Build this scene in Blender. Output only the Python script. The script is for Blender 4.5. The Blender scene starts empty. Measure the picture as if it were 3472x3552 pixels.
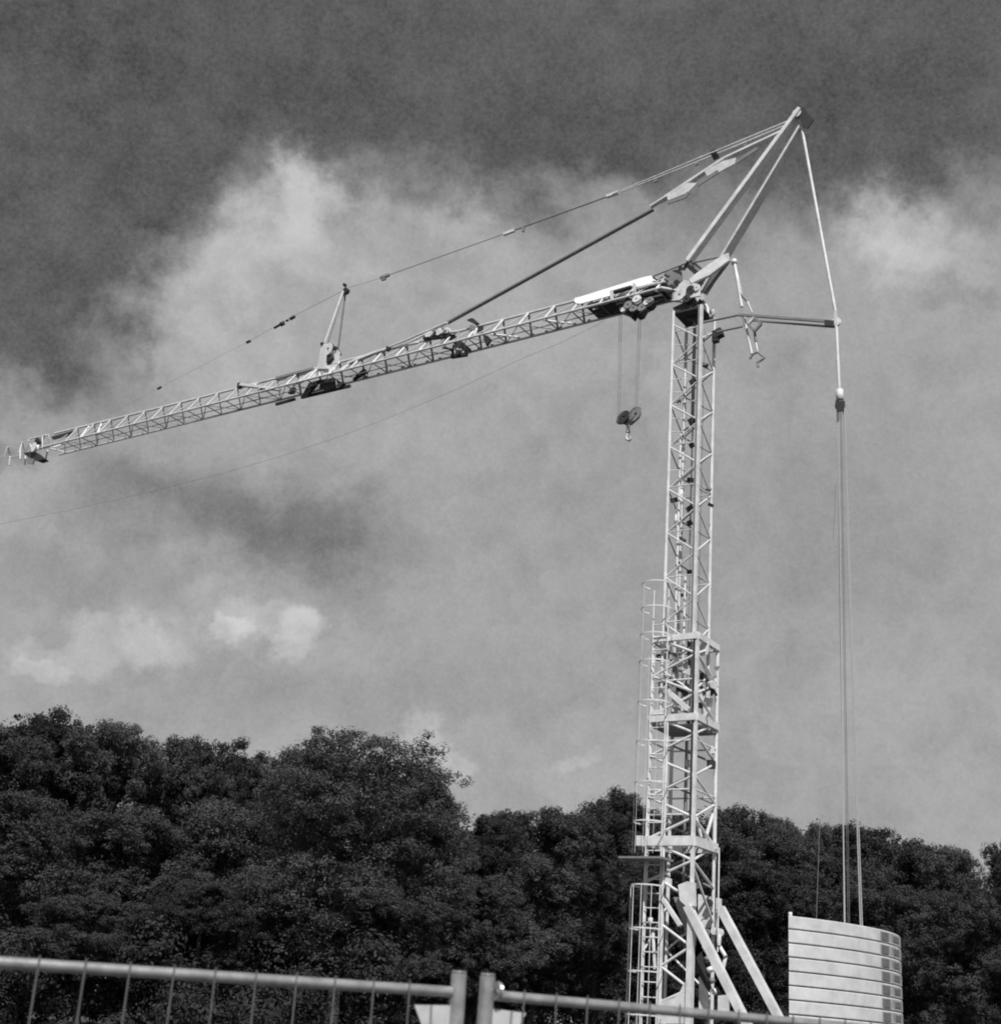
import bpy, bmesh, math, random
import numpy as np
from mathutils import Vector, Matrix, Quaternion
random.seed(7); rng = np.random.default_rng(11)
S = bpy.context.scene
COL = S.collection
R_ = math.radians

# ------------------------------------------------------------------ camera
FPX = 1340.0                       # focal length in pixels of a 1000 px wide picture
PITCH, ROLL, EYE = 20.8, 4.5, 1.7
p_, r_ = R_(PITCH), R_(ROLL)
CF = Vector((0, math.cos(p_), math.sin(p_)))
U0 = Vector((0, -math.sin(p_), math.cos(p_)))
CR = Vector((1, 0, 0)) * math.cos(r_) + U0 * math.sin(r_)
CU = Vector((-1, 0, 0)) * math.sin(r_) + U0 * math.cos(r_)
CC = Vector((0, 0, EYE))
cam = bpy.data.cameras.new('camera'); co = bpy.data.objects.new('camera', cam); COL.objects.link(co)
m = Matrix.Identity(4)
for i in range(3):
    m[i][0], m[i][1], m[i][2], m[i][3] = CR[i], CU[i], -CF[i], CC[i]
co.matrix_world = m
cam.sensor_fit = 'HORIZONTAL'; cam.sensor_width = 36; cam.lens = 36 * FPX / 1000
cam.clip_start = .1; cam.clip_end = 6000
cam.dof.use_dof = True; cam.dof.focus_distance = 55; cam.dof.aperture_fstop = 6.5
S.camera = co
S.render.resolution_x, S.render.resolution_y = 1000, 1024
S.cycles.filter_width = 2.0
S.view_settings.view_transform = 'Standard'; S.view_settings.look = 'None'
S.view_settings.exposure = 0; S.view_settings.gamma = 1

def ray(x, y): return CF + CR * ((x - 500) / FPX) + CU * ((512 - y) / FPX)
def azel(x, y):
    d = ray(x, y).normalized(); return math.atan2(d.x, d.y), math.asin(d.z)

# ------------------------------------------------------------------ sun
SUN = Vector((.06, -.62, .78)).normalized()
sl = bpy.data.lights.new('sun', 'SUN'); sl.energy = 4.6; sl.angle = R_(.53); sl.color = (1, 1, 1)
so = bpy.data.objects.new('sun', sl); COL.objects.link(so)
so.rotation_euler = SUN.to_track_quat('Z', 'Y').to_euler()

# ------------------------------------------------------------------ sky (clouds laid out by compass bearing and elevation)
W = bpy.data.worlds.new('World'); S.world = W; W.use_nodes = True
nt = W.node_tree; nt.nodes.clear(); N = nt.nodes.new; L = nt.links.new
def M(op, a, b=None, c=None, clamp=False):
    n = N('ShaderNodeMath'); n.operation = op; n.use_clamp = clamp
    for i, v in enumerate((a, b, c)):
        if v is None: continue
        if isinstance(v, (int, float)): n.inputs[i].default_value = v
        else: L(v, n.inputs[i])
    return n.outputs[0]
def VM(op, a, b=None):
    n = N('ShaderNodeVectorMath'); n.operation = op
    for i, v in enumerate((a, b)):
        if v is None: continue
        if isinstance(v, tuple): n.inputs[i].default_value = v
        else: L(v, n.inputs[i])
    return n.outputs['Value'] if op in ('LENGTH', 'DOT_PRODUCT') else n.outputs[0]
def smooth(x, a, b, lo, hi):
    n = N('ShaderNodeMapRange'); n.interpolation_type = 'SMOOTHSTEP'; L(x, n.inputs[0])
    n.inputs[1].default_value = a; n.inputs[2].default_value = b; n.inputs[3].default_value = lo; n.inputs[4].default_value = hi
    return n.outputs[0]
def noise(vec, scale, detail=6, rough=.55, color=False):
    n = N('ShaderNodeTexNoise'); n.inputs['Scale'].default_value = scale; n.inputs['Detail'].default_value = detail
    n.inputs['Roughness'].default_value = rough; L(vec, n.inputs['Vector'])
    return n.outputs['Color'] if color else n.outputs[0]
tc = N('ShaderNodeTexCoord'); D0 = VM('NORMALIZE', tc.outputs['Generated'])
def warped(scale, amt, detail=5):
    c = VM('SUBTRACT', noise(D0, scale, detail, .6, True), (.5, .5, .5))
    s = N('ShaderNodeVectorMath'); s.operation = 'SCALE'; L(c, s.inputs[0]); s.inputs['Scale'].default_value = amt
    return VM('NORMALIZE', VM('ADD', D0, s.outputs[0]))
def bearing(v):
    s = N('ShaderNodeSeparateXYZ'); L(v, s.inputs[0])
    az = M('ARCTAN2', s.outputs[0], s.outputs[1]); el = M('ARCSINE', s.outputs[2])
    c = N('ShaderNodeCombineXYZ'); L(az, c.inputs[0]); L(el, c.inputs[1]); return c.outputs[0], el
def warped2(s1, a1, s2, a2):
    c1 = VM('SUBTRACT', noise(D0, s1, 5, .6, True), (.5, .5, .5)); c2 = VM('SUBTRACT', noise(D0, s2, 6, .65, True), (.5, .5, .5))
    return VM('NORMALIZE', VM('ADD', D0, VM('ADD', VM('MULTIPLY', c1, (a1,) * 3), VM('MULTIPLY', c2, (a2,) * 3))))
A1, EL1 = bearing(warped2(7, .10, 22, .10)); A2, EL2 = bearing(warped2(20, .045, 60, .03))
def blob(A, x, y, wx, wy, rot, amp, hard=.0):
    a, e = azel(x, y)
    v = VM('SUBTRACT', A, (a, e, 0))
    vr = N('ShaderNodeVectorRotate'); vr.rotation_type = 'Z_AXIS'; L(v, vr.inputs[0]); vr.inputs['Angle'].default_value = R_(rot)
    l = VM('LENGTH', VM('MULTIPLY', vr.outputs[0], (FPX / wx, FPX / wy, 0)))
    return smooth(l, hard, 1.0, amp, 0.0)
# broad layers: dark rain cloud overhead, paler below
_, e_hi = azel(560, 150); _, e_lo = azel(560, 262)
base = smooth(EL1, e_lo, e_hi, .34, .105)
soft = [(20, 330, 170, 110, 0, -.17), (60, 150, 270, 170, 0, -.24), (20, 250, 220, 150, 0, -.16), (180, 190, 100, 70, 0, -.10), (120, 290, 90, 70, 0, -.08),
        (255, 240, 90, 70, -25, .13),
        (295, 185, 55, 55, 0, .20), (190, 290, 95, 75, -20, .12), (230, 350, 110, 80, 0, .07), (70, 375, 110, 40, 10, -.05),
        (330, 250, 130, 70, 0, .07), (480, 225, 150, 45, 0, .06), (600, 205, 130, 40, 10, .05),
        (700, 255, 110, 60, 0, -.09), (890, 225, 130, 62, 20, .20), (940, 180, 110, 45, 0, .06), (800, 330, 160, 80, 0, -.02),
        (960, 270, 80, 40, 30, -.07), (560, 340, 260, 110, 0, .035), (240, 525, 230, 85, 0, -.16), (330, 500, 100, 60, 0, -.06),
        (110, 470, 120, 35, 15, -.03), (30, 515, 90, 60, 0, .04), (420, 430, 200, 60, 15, .03), (60, 590, 160, 50, 0, -.05),
        (700, 560, 300, 170, 0, -.03), (160, 615, 120, 40, 0, .05), (320, 700, 200, 60, 0, -.04), (860, 500, 160, 200, 0, -.02),
        (560, 700, 220, 80, 0, -.02), (330, 780, 130, 60, 0, .02), (0, 460, 80, 22, 0, -.07)]
v = base
for b in soft: v = M('ADD', v, blob(A1, *b))
crisp = [(296, 634, 32, 34, 25, .12), (272, 620, 60, 26, 0, .10), (220, 632, 60, 22, 0, .05), (230, 628, 26, 14, 0, .09), (130, 640, 75, 30, 8, .09),
         (60, 655, 60, 20, 0, .07), (40, 668, 45, 14, 0, .07), (425, 735, 34, 26, 30, .09), (450, 762, 30, 18, 0, .08),
         (575, 765, 40, 13, -10, .07), (170, 645, 60, 26, 0, .05)]
for b in crisp: v = M('ADD', v, blob(A2, *b, .5))
v = M('MAXIMUM', v, .10)
mask = smooth(v, .22, .40, 0, 1)
lump = M('SUBTRACT', 1.0, M('ABSOLUTE', M('MULTIPLY', M('SUBTRACT', noise(warped(15, .06), 17, 6, .6), .5), 4.5)))
v = M('ADD', v, M('MULTIPLY', mask, M('MULTIPLY', M('SUBTRACT', lump, .45), .085)))
bill = M('MULTIPLY', M('SUBTRACT', noise(D0, 9, 8, .6), .5), .15)
fine = M('MULTIPLY', M('SUBTRACT', noise(D0, 60, 5, .7), .5), .09)
gr = M('MULTIPLY', M('SUBTRACT', noise(D0, 330, 3, .8), .5), .13)
v = M('ADD', v, M('ADD', bill, M('ADD', fine, gr)))
v = M('MAXIMUM', v, .05)
sky = N('ShaderNodeTexSky'); sky.sky_type = 'NISHITA'; sky.sun_disc = False
sky.sun_elevation = math.asin(SUN.z); sky.sun_rotation = math.atan2(SUN.x, SUN.y)
bw = N('ShaderNodeRGBToBW'); L(sky.outputs[0], bw.inputs[0])
v = M('ADD', v, M('MULTIPLY', bw.outputs[0], .004))
bg = N('ShaderNodeBackground'); L(v, bg.inputs[0]); bg.inputs[1].default_value = 1.0
out = N('ShaderNodeOutputWorld'); L(bg.outputs[0], out.inputs[0])

# ------------------------------------------------------------------ materials (black-and-white photograph: neutral greys)
def mat(name, g, rough=.6, var=.15, scale=6, metal=0, bump=0, g2=None, trans=0):
    mt = bpy.data.materials.new(name); mt.use_nodes = True; t = mt.node_tree; b = t.nodes['Principled BSDF']
    b.inputs['Roughness'].default_value = rough; b.inputs['Metallic'].default_value = metal
    tcn = t.nodes.new('ShaderNodeNewGeometry'); nz = t.nodes.new('ShaderNodeTexNoise')
    nz.inputs['Scale'].default_value = scale; nz.inputs['Detail'].default_value = 6; nz.inputs['Roughness'].default_value = .65
    t.links.new(tcn.outputs['Position'], nz.inputs['Vector'])
    rp = t.nodes.new('ShaderNodeMapRange'); rp.inputs[1].default_value = .3; rp.inputs[2].default_value = .7
    lo, hi = (g * (1 - var), g * (1 + var)) if g2 is None else (g, g2)
    rp.inputs[3].default_value = lo; rp.inputs[4].default_value = hi
    t.links.new(nz.outputs[0], rp.inputs[0]); t.links.new(rp.outputs[0], b.inputs['Base Color'])
    if bump:
        bp = t.nodes.new('ShaderNodeBump'); bp.inputs['Strength'].default_value = bump; bp.inputs['Distance'].default_value = .01
        t.links.new(nz.outputs[0], bp.inputs['Height']); t.links.new(bp.outputs[0], b.inputs['Normal'])
    return mt
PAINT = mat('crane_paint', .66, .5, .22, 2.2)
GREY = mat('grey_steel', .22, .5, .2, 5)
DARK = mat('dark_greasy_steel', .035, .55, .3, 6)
WHITE = mat('white_sheet', .85, .5, .03, 2)
ROPE = mat('steel_rope', .14, .6, .2, 40)
ROPEL = mat('galvanised_rope', .42, .55, .2, 40)
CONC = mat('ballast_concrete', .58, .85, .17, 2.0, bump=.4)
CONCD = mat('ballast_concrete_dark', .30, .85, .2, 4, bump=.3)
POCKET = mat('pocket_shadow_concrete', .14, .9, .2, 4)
ZINC = mat('galvanised_tube', .42, .33, .3, 18, metal=.55, bump=.15)
PLATE = mat('galvanised_plate', .55, .5, .15, 18, metal=.1)
BARK = mat('bark', .05, .9, .4, 8)
GROUND = mat('ground_soil_grass', .035, .95, .5, .35, g2=.09)
WIRE = mat('fence_wire', .17, .45, .2, 30, metal=.4)
def leafmat(name, lo, hi):
    mt = bpy.data.materials.new(name); mt.use_nodes = True; t = mt.node_tree; b = t.nodes['Principled BSDF']
    b.inputs['Roughness'].default_value = .8; b.inputs['Specular IOR Level'].default_value = .12
    tcn = t.nodes.new('ShaderNodeTexCoord'); nz = t.nodes.new('ShaderNodeTexNoise'); nz.inputs['Scale'].default_value = .9; nz.inputs['Detail'].default_value = 5
    t.links.new(tcn.outputs['Object'], nz.inputs['Vector'])
    rp = t.nodes.new('ShaderNodeMapRange'); rp.inputs[1].default_value = .35; rp.inputs[2].default_value = .65; rp.inputs[3].default_value = lo; rp.inputs[4].default_value = hi
    t.links.new(nz.outputs[0], rp.inputs[0]); t.links.new(rp.outputs[0], b.inputs['Base Color'])
    tr = t.nodes.new('ShaderNodeBsdfTranslucent'); t.links.new(rp.outputs[0], tr.inputs[0])
    mx = t.nodes.new('ShaderNodeMixShader'); mx.inputs[0].default_value = .22
    t.links.new(b.outputs[0], mx.inputs[1]); t.links.new(tr.outputs[0], mx.inputs[2]); t.links.new(mx.outputs[0], t.nodes['Material Output'].inputs[0])
    return mt
LEAF = [leafmat('leaf_mid', .046, .088), leafmat('leaf_dark', .030, .062), leafmat('leaf_pale', .058, .112)]

# ------------------------------------------------------------------ helpers
def tag(o, label=None, cat=None, group=None, kind=None):
    if label: o['label'] = label
    if cat: o['category'] = cat
    if group: o['group'] = group
    if kind: o['kind'] = kind
    return o
def empty(name, loc=(0, 0, 0), rz=0):
    o = bpy.data.objects.new(name, None); COL.objects.link(o); o.location = loc; o.rotation_euler = (0, 0, rz); o.empty_display_size = .5
    return o
def meshobj(name, verts, faces, mt, parent=None, smooth_=False):
    me = bpy.data.meshes.new(name); me.from_pydata([tuple(a) for a in verts], [], faces); me.update()
    if smooth_: me.shade_smooth()
    me.materials.append(mt); o = bpy.data.objects.new(name, me); COL.objects.link(o)
    if parent: o.parent = parent
    return o
_unit = {}
def unit(kind, mt):
    k = (kind, mt.name)
    if k in _unit: return _unit[k]
    bm = bmesh.new()
    if kind == 'box': bmesh.ops.create_cube(bm, size=1)
    else: bmesh.ops.create_cone(bm, cap_ends=True, segments={'rod': 8, 'tube': 12}[kind], radius1=.5, radius2=.5, depth=1)
    me = bpy.data.meshes.new(kind); bm.to_mesh(me); bm.free()
    if kind != 'box':
        for p in me.polygons: p.use_smooth = abs(p.normal.z) < .5
    me.materials.append(mt); _unit[k] = me; return me
def rod(name, a, b, w, mt, parent=None, kind='rod', h=None, up=None):
    """a straight member from a to b; w = diameter or width, h = height of a box section (towards up)"""
    a, b = Vector(a), Vector(b); d = b - a; o = bpy.data.objects.new(name, unit(kind, mt)); COL.objects.link(o)
    z = d.normalized(); upv = Vector(up) if up else (Vector((0, 0, 1)) if abs(z.z) < .9 else Vector((0, 1, 0)))
    x = upv.cross(z).normalized(); y = z.cross(x)
    mm = Matrix((x, y, z)).transposed().to_4x4(); mm.translation = (a + b) / 2
    if parent: o.parent = parent
    o.matrix_local = mm @ Matrix.Diagonal((w, h or w, d.length, 1))
    return o
def box(name, c, s, mt, parent=None, rot=(0, 0, 0)):
    o = bpy.data.objects.new(name, unit('box', mt)); COL.objects.link(o)
    if parent: o.parent = parent
    o.location = c; o.scale = s; o.rotation_euler = rot; return o
def join(name, specs, mt, parent=None):
    """several straight members in ONE mesh: specs = (kind, a, b, w, h)"""
    V, Fc = [], []
    for kind, a, b, w, h in specs:
        a, b = Vector(a), Vector(b); z = (b - a).normalized(); upv = Vector((0, 0, 1)) if abs(z.z) < .9 else Vector((0, 1, 0))
        x = upv.cross(z).normalized(); y = z.cross(x); me = unit(kind, mt); n0 = len(V); l = (b - a).length; c = (a + b) / 2
        V += [c + x * q.co.x * w + y * q.co.y * h + z * q.co.z * l for q in me.vertices]
        Fc += [[n0 + i for i in pl.vertices] for pl in me.polygons]
    return meshobj(name, V, Fc, mt, parent)
def wheel(name, c, axis, r, w, mt, parent, groove=True, seg=20):
    """a grooved rope sheave"""
    ax = Vector(axis).normalized(); q = ax.to_track_quat('Z', 'Y'); prof = [(r * .25, -w / 2), (r, -w / 2), (r * .86, 0), (r, w / 2), (r * .25, w / 2)]
    V, Fc = [], []
    for i in range(seg):
        a = 2 * math.pi * i / seg
        for (rr, zz) in prof: V.append(Vector(c) + q @ Vector((rr * math.cos(a), rr * math.sin(a), zz)))
    k = len(prof)
    for i in range(seg):
        j = (i + 1) % seg
        for t in range(k): Fc.append((i * k + t, j * k + t, j * k + (t + 1) % k, i * k + (t + 1) % k))
    return meshobj(name, V, Fc, mt, parent)
def prism(name, pts, off, mt, parent=None):
    """polygon pts extruded by off"""
    n = len(pts); off = Vector(off); V = [Vector(p) for p in pts] + [Vector(p) + off for p in pts]
    Fc = [list(range(n))[::-1], list(range(n, 2 * n))] + [(i, (i + 1) % n, n + (i + 1) % n, n + i) for i in range(n)]
    return meshobj(name, V, Fc, mt, parent)
def cable(name, pts, r, mt, parent=None):
    cu = bpy.data.curves.new(name, 'CURVE'); cu.dimensions = '3D'; sp = cu.splines.new('POLY'); sp.points.add(len(pts) - 1)
    for i, q in enumerate(pts): sp.points[i].co = (*q, 1)
    cu.bevel_depth = r; cu.bevel_resolution = 1
    o = bpy.data.objects.new('tmp', cu); COL.objects.link(o)
    me = bpy.data.meshes.new_from_object(o); bpy.data.objects.remove(o); me.name = name
    me.materials.clear(); me.materials.append(mt); ob = bpy.data.objects.new(name, me); COL.objects.link(ob)
    if parent: ob.parent = parent
    return ob

# ------------------------------------------------------------------ ground
gv, gf = [], []
ring = [0, 4, 8, 14, 22, 32, 44, 58, 76, 100, 140, 220, 400, 800, 1600, 3500]
for r in ring:
    for k in range(48):
        a = k / 48 * 2 * math.pi
        z = 0 if r < 60 else (.25 * math.sin(a * 5 + r) * min(1, (r - 58) / 80))
        gv.append((r * math.cos(a), r * math.sin(a), z))
for i in range(len(ring) - 1):
    for k in range(48):
        gf.append((i * 48 + k, (i + 1) * 48 + k, (i + 1) * 48 + (k + 1) % 48, i * 48 + (k + 1) % 48))
tag(meshobj('ground', gv, gf, GROUND), kind='structure')

# ------------------------------------------------------------------ crane
OX, OY = 7.529, 50.0
UX = Vector((-.82794, .56081, 0)); VX = Vector((-.56081, -.82794, 0)); O = Vector((OX, OY, 0))
CR0 = empty('tower_crane', (OX, OY, 0), math.atan2(UX.y, UX.x))
tag(CR0, 'tall pale lattice tower crane with long jib reaching left above the trees', 'tower crane')
def at(x, y, v=0.0):
    """crane coordinates (along jib, across, height) of the point seen at x, y in the plane v"""
    d = ray(x, y); t = ((O + VX * v - CC).dot(VX)) / d.dot(VX); q = CC + d * t
    return Vector(((q - O).dot(UX), v, q.z))
C3 = Vector
# --- masts
def lattice(part, h, z0, z1, pitch, znode, wch, wbr, sq=True):
    """square lattice mast: chords, zigzag braces on four faces as sub-parts"""
    cs = [(h, h), (h, -h), (-h, -h), (-h, h)]
    fr = join(part, [('box' if i == 3 else 'tube', (a, b, z0), (a, b, z1), wch * (.8 if i == 3 else 1), wch * (.8 if i == 3 else 1)) for i, (a, b) in enumerate(cs)], PAINT, CR0)
    # nodes: chords 0 and 2 at znode + k*pitch; chords 1 and 3 half a pitch above
    k0 = math.ceil((z0 - znode) / (pitch / 2)); k1 = math.floor((z1 - znode) / (pitch / 2))
    for f in range(4):
        a, b = cs[f], cs[(f + 1) % 4]
        for k in range(k0, k1):
            lo, hi = znode + k * pitch / 2, znode + (k + 1) * pitch / 2
            p, q = (a, b) if (k % 2 == 0) == (f % 2 == 0) else (b, a)
            if h > .8 and f == 0: continue
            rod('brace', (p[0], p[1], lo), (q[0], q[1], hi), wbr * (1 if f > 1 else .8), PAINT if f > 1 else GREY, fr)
    return fr
H1, H2 = .65, .92
inner = lattice('inner_mast', H1, 12.9, 30.3, 1.87, 16.56, .14, .07)
outer = lattice('outer_mast', H2, 6.2, 16.0, 1.52, 9.85, .15, .1)
rod('chord_shade_strip', (-H1 + .105, H1 + .02, 12.9), (-H1 + .105, H1 + .02, 30.3), .06, GREY, inner, 'box'); rod('chord_shade_strip', (-H2 + .12, H2 + .02, 8.3), (-H2 + .12, H2 + .02, 16), .07, DARK, outer, 'box')  # strips added in darker colour for the shaded left half of the near chord
def horiz(fr, h, z, w, faces=(0, 1, 2, 3), name='cross_member', kind='rod', hh=None, mt=PAINT):
    cs = [(h, h), (h, -h), (-h, -h), (-h, h)]
    for f in faces:
        a, b = cs[f], cs[(f + 1) % 4]
        rod(name, (*a, z), (*b, z), w, mt, fr, kind, hh)
for z in (29.3, 27.77, 25.9, 24.06, 22.23, 20.3, 18.42, 16.6): horiz(inner, H1, z, .05, faces=(3,) if z not in (22.23, 18.42) else (3, 1, 2))
for z in (14.2, 11.9, 10.1, 9.2): horiz(outer, H2, z, .07, faces=(0, 1, 2, 3) if z in (11.9, 10.1) else (3,))
# half-width rungs on the near face of the top mast, with the dark inner post they run to
for z in (28.7, 27.1, 26.5, 25.3, 24.7, 23.0): rod('rung', (H1, H1 - .02, z), (.05, H1 - .35, z + .05), .035, PAINT, inner)
rod('guide_post', (.0, -.1, 25.2), (.0, -.1, 30.0), .11, GREY, inner, 'box')
rod('guide_post', (.0, -.1, 20.0), (.0, -.1, 25.1), .04, GREY, inner)
for z, s in ((27.2, .30), (25.4, .34), (21.5, .3), (20.9, .22), (24.3, .2)):
    box('guide_bracket', (.02, -.12, z), (s, .12, s * .9), DARK, inner, (.2, .5, .1))
# inner ladder, lift cable trays and white sleeves inside the top mast
for u, zt_, w_ in ((.05, 18.6, .10), (.42, 24.8, .11)): rod('ladder_rail', (u, .1, 13.2), (u, .1, zt_), w_, PAINT, inner)
for k in range(38): rod('ladder_rung', (.12, .1, 13.4 + k * .3), (.42, .1, 13.4 + k * .3), .025, PAINT, inner)
rod('white_sleeve', at(677, 512, 0), at(682, 487, 0), .17, WHITE, inner, 'tube')
rod('white_sleeve', at(676, 515, .05), at(675, 527, .05), .15, WHITE, inner, 'tube')
for px, py, s in ((674, 500, .35), (690, 480, .3), (681, 540, .32), (710, 505, .22), (708, 489, .2), (686, 430, .25), (678, 402, .22), (704, 365, .3), (700, 340, .3), (683, 595, .25), (690, 572, .3)):
    c = at(px, py, random.uniform(-.3, .1)); box('bracket', c, (s, .1, s * .55), DARK, inner, (random.uniform(-.5, .5), random.uniform(-.6, .6), .3))
# guide rope pair inside both masts
for u, v in ((-.3, .2), (-.42, -.2), (.1, -.4)): rod('hoist_rope', (u, v, 3), (u, v, 29.6), .025, ROPE, CR0)
# --- collars of the telescoping joint
def collar(z, h, w, hh, mt=PAINT, name='collar'):
    cs = [(h, h), (h, -h), (-h, -h), (-h, h)]
    return join(name, [('box', (*cs[i], z), (*cs[(i + 1) % 4], z), w, hh) for i in range(4)], mt, CR0)
collar(15.85, H2 + .02, .16, .24); collar(12.75, H2 + .03, .18, .26); collar(8.25, H2 + .04, .2, .34)
fl = box('service_platform', (0, 0, 12.48), (1.8, 1.8, .07), GREY, CR0)
for i in range(8): rod('joist', (-.9 + i * .257, -.9, 12.41), (-.9 + i * .257, .9, 12.41), .05, DARK, fl.parent, 'box') if False else None
lock = empty('x') ; bpy.data.objects.remove(lock)
def plate(name, pxs, v0, th, mt, parent=CR0, v1=None):
    n = len(pxs); P = []
    for i, q in enumerate(pxs): P.append(at(q[0], q[1], q[2] if len(q) > 2 else v0))
    nrm = (P[1] - P[0]).cross(P[2] - P[0]).normalized()
    return prism(name, [q - nrm * th / 2 for q in P], nrm * th, mt, parent)
def C4(x, y): return 619.2 + .0887 * x, 604.8 + .0887 * y           # enlargement coordinates of the joint region
def C5(x, y): return 619.2 + .0907 * x, 748.8 + .0907 * y
def C6(x, y): return 619.2 + .0907 * x, 864.1 + .0907 * y
def P4(pts, v, conv=C4): return [(*conv(*q), v) for q in pts]
plate('locking_plate', P4([(700, 760), (800, 710), (800, 800)], .7), 0, .05, PAINT)
plate('locking_plate', P4([(650, 600), (690, 590), (730, 690), (670, 680)], .6), 0, .05, PAINT)
plate('gusset_plate', P4([(860, 350), (1010, 420), (990, 560), (900, 580), (850, 740)], .2), 0, .06, PAINT)
plate('gusset_plate', P4([(880, 960), (1050, 1060), (1000, 1290), (930, 1240)], -.3), 0, .06, PAINT)
rod('locking_beam', at(*C4(575, 1000), .9), at(*C4(790, 1190), .9), .3, PAINT, CR0, 'box', .16)
rod('hydraulic_cylinder', at(*C4(600, 830), .5), at(*C4(760, 1020), .1), .2, DARK, CR0, 'tube')
plate('cover_plate', P4([(590, 880), (690, 900), (700, 990), (590, 960)], .3), 0, .05, DARK)
plate('cover_plate', P4([(690, 930), (790, 920), (790, 960), (700, 970)], .3), 0, .05, DARK)
plate('cover_plate', P4([(600, 540), (650, 540), (640, 780), (590, 760)], .2), 0, .05, GREY)
plate('cover_plate', P4([(760, 400), (830, 400), (830, 520), (760, 520)], .4), 0, .05, DARK)
plate('cover_plate', P4([(770, 600), (830, 590), (830, 700), (770, 680)], .4), 0, .05, DARK)
plate('cover_plate', P4([(410, 560), (560, 540), (550, 610), (420, 640)], .2), 0, .05, DARK)
plate('cover_plate', P4([(420, 850), (520, 840), (520, 900), (430, 920)], .2), 0, .05, DARK)
plate('cover_plate', P4([(960, 860), (1040, 840), (1080, 960), (990, 1010)], -.5), 0, .06, PAINT)
plate('cover_plate', P4([(870, 1110), (920, 1100), (930, 1170), (860, 1160)], -.2), 0, .06, DARK)
plate('cover_plate', P4([(900, 760), (1000, 800), (1000, 860), (900, 840)], -.4), 0, .06, DARK)
plate('motor_housing', P4([(385, 1190), (500, 1190), (500, 1280), (385, 1290)], .9), 0, .25, PAINT)
rr_ = random.Random(3)
for i in range(34):
    x0, y0 = rr_.uniform(400, 1080), rr_.uniform(480, 1230); vv = rr_.uniform(-.7, .7)
    if rr_.random() < .5: rod('linkage', at(*C4(x0, y0), vv), at(*C4(x0 + rr_.uniform(-70, 70), y0 + rr_.uniform(20, 150)), vv), rr_.uniform(.05, .13), rr_.choice((PAINT, DARK, GREY)), CR0, rr_.choice(('tube', 'box')))
    else:
        w_, h_ = rr_.uniform(20, 60), rr_.uniform(25, 80); plate('bracket_plate', P4([(x0, y0), (x0 + w_, y0 + rr_.uniform(-20, 20)), (x0 + w_ * rr_.uniform(.6, 1), y0 + h_), (x0 + rr_.uniform(-10, 10), y0 + h_ * rr_.uniform(.6, 1))], vv), 0, .05, rr_.choice((PAINT, DARK, PAINT, GREY)))
rod('guide_roller', at(*C4(1010, 900), -.6), at(*C4(1060, 900), .1), .3, PAINT, CR0, 'tube')
rod('guide_roller', at(*C4(980, 1000), -.6), at(*C4(1020, 990), -.2), .26, DARK, CR0, 'tube')
box('drive_box', at(*C4(1030, 1800), -.6), (.25, .25, .3), DARK, CR0)
box('lamp_housing', at(*C4(770, 1790), .1), (.14, .14, .26), PAINT, CR0)
box('lamp_housing', at(*C4(1035, 1640), -.5), (.16, .14, .3), PAINT, CR0, (0, .3, 0))
rod('feed_pipe', (.1, -.5, 7), (.1, -.5, 12.4), .09, GREY, CR0)
# --- lower part of the outer mast
low = join('mast_foot', [('tube', (H2, H2, 1.2), (H2, H2, 6.3), .12, .12), ('tube', (H2, -H2, 1.2), (H2, -H2, 6.3), .12, .12),
                         ('box', (-H2, H2, 1.2), (-H2, H2, 6.3), .2, .26), ('tube', (-H2, -H2, 1.2), (-H2, -H2, 6.3), .14, .14),
                         ('tube', (.22, H2, 1.2), (.22, H2, 6.3), .14, .14)], PAINT, CR0)
zz = [5.35, 4.65, 3.95, 3.25, 2.75]
for k in range(len(zz) - 1):
    a, b = ((.22, H2), (-H2, H2)) if k % 2 == 0 else ((-H2, H2), (.22, H2))
    rod('brace', (*a, zz[k]), (*b, zz[k + 1]), .1, PAINT, low)
for (a, b, z0, z1) in (((H2, H2), (-H2, H2), 6.9, 8.1), ((H2, H2), (-H2, H2), 7.9, 6.9)): pass
for k in range(3): rod('brace', (H2 * (-1) ** k, -H2, 1.6 + k * 1.5), (-H2 * (-1) ** k, -H2, 3.1 + k * 1.5), .08, PAINT, low)
rod('brace', (H2, -H2, 6.2), (H2, H2, 4.4), .07, PAINT, low); rod('brace', (-H2, -H2, 5.6), (-H2, H2, 7.4), .1, PAINT, low)
# curved foot plate
pts = [at(*C6(x, y), H2 + .04) for x, y in ((440, 1760), (445, 1480), (500, 1500), (590, 1480), (660, 1410), (700, 1320), (745, 1270), (750, 1760))]
prism('foot_plate', pts, (0, -.06, 0), PAINT, low)
prism('foot_plate', [at(*C6(x, y), .3) for x, y in ((870, 1240), (960, 1400), (985, 1700), (870, 1700))], (0, -.1, 0), PAINT, low)
prism('foot_plate', [at(*C6(x, y), -.5) for x, y in ((1080, 1450), (1190, 1440), (1200, 1700), (1075, 1700))], (0, -.1, 0), PAINT, low)
prism('foot_plate', [at(*C6(x, y), H2 - .3) for x, y in ((590, 360), (680, 370), (840, 760), (830, 900), (760, 830), (680, 640))], (0, -.06, 0), GREY, low)
prism('foot_plate', [at(*C6(x, y), .2) for x, y in ((800, 1080), (900, 960), (930, 1120), (1010, 1380), (960, 1380), (870, 1180), (790, 1250))], (0, -.06, 0), DARK, low)
prism('head_plate', [at(*C6(x, y), H2 + .16) for x, y in ((640, 230), (740, 190), (810, 200), (820, 460), (740, 470), (660, 400))], (0, -.2, 0), PAINT, low)
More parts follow.
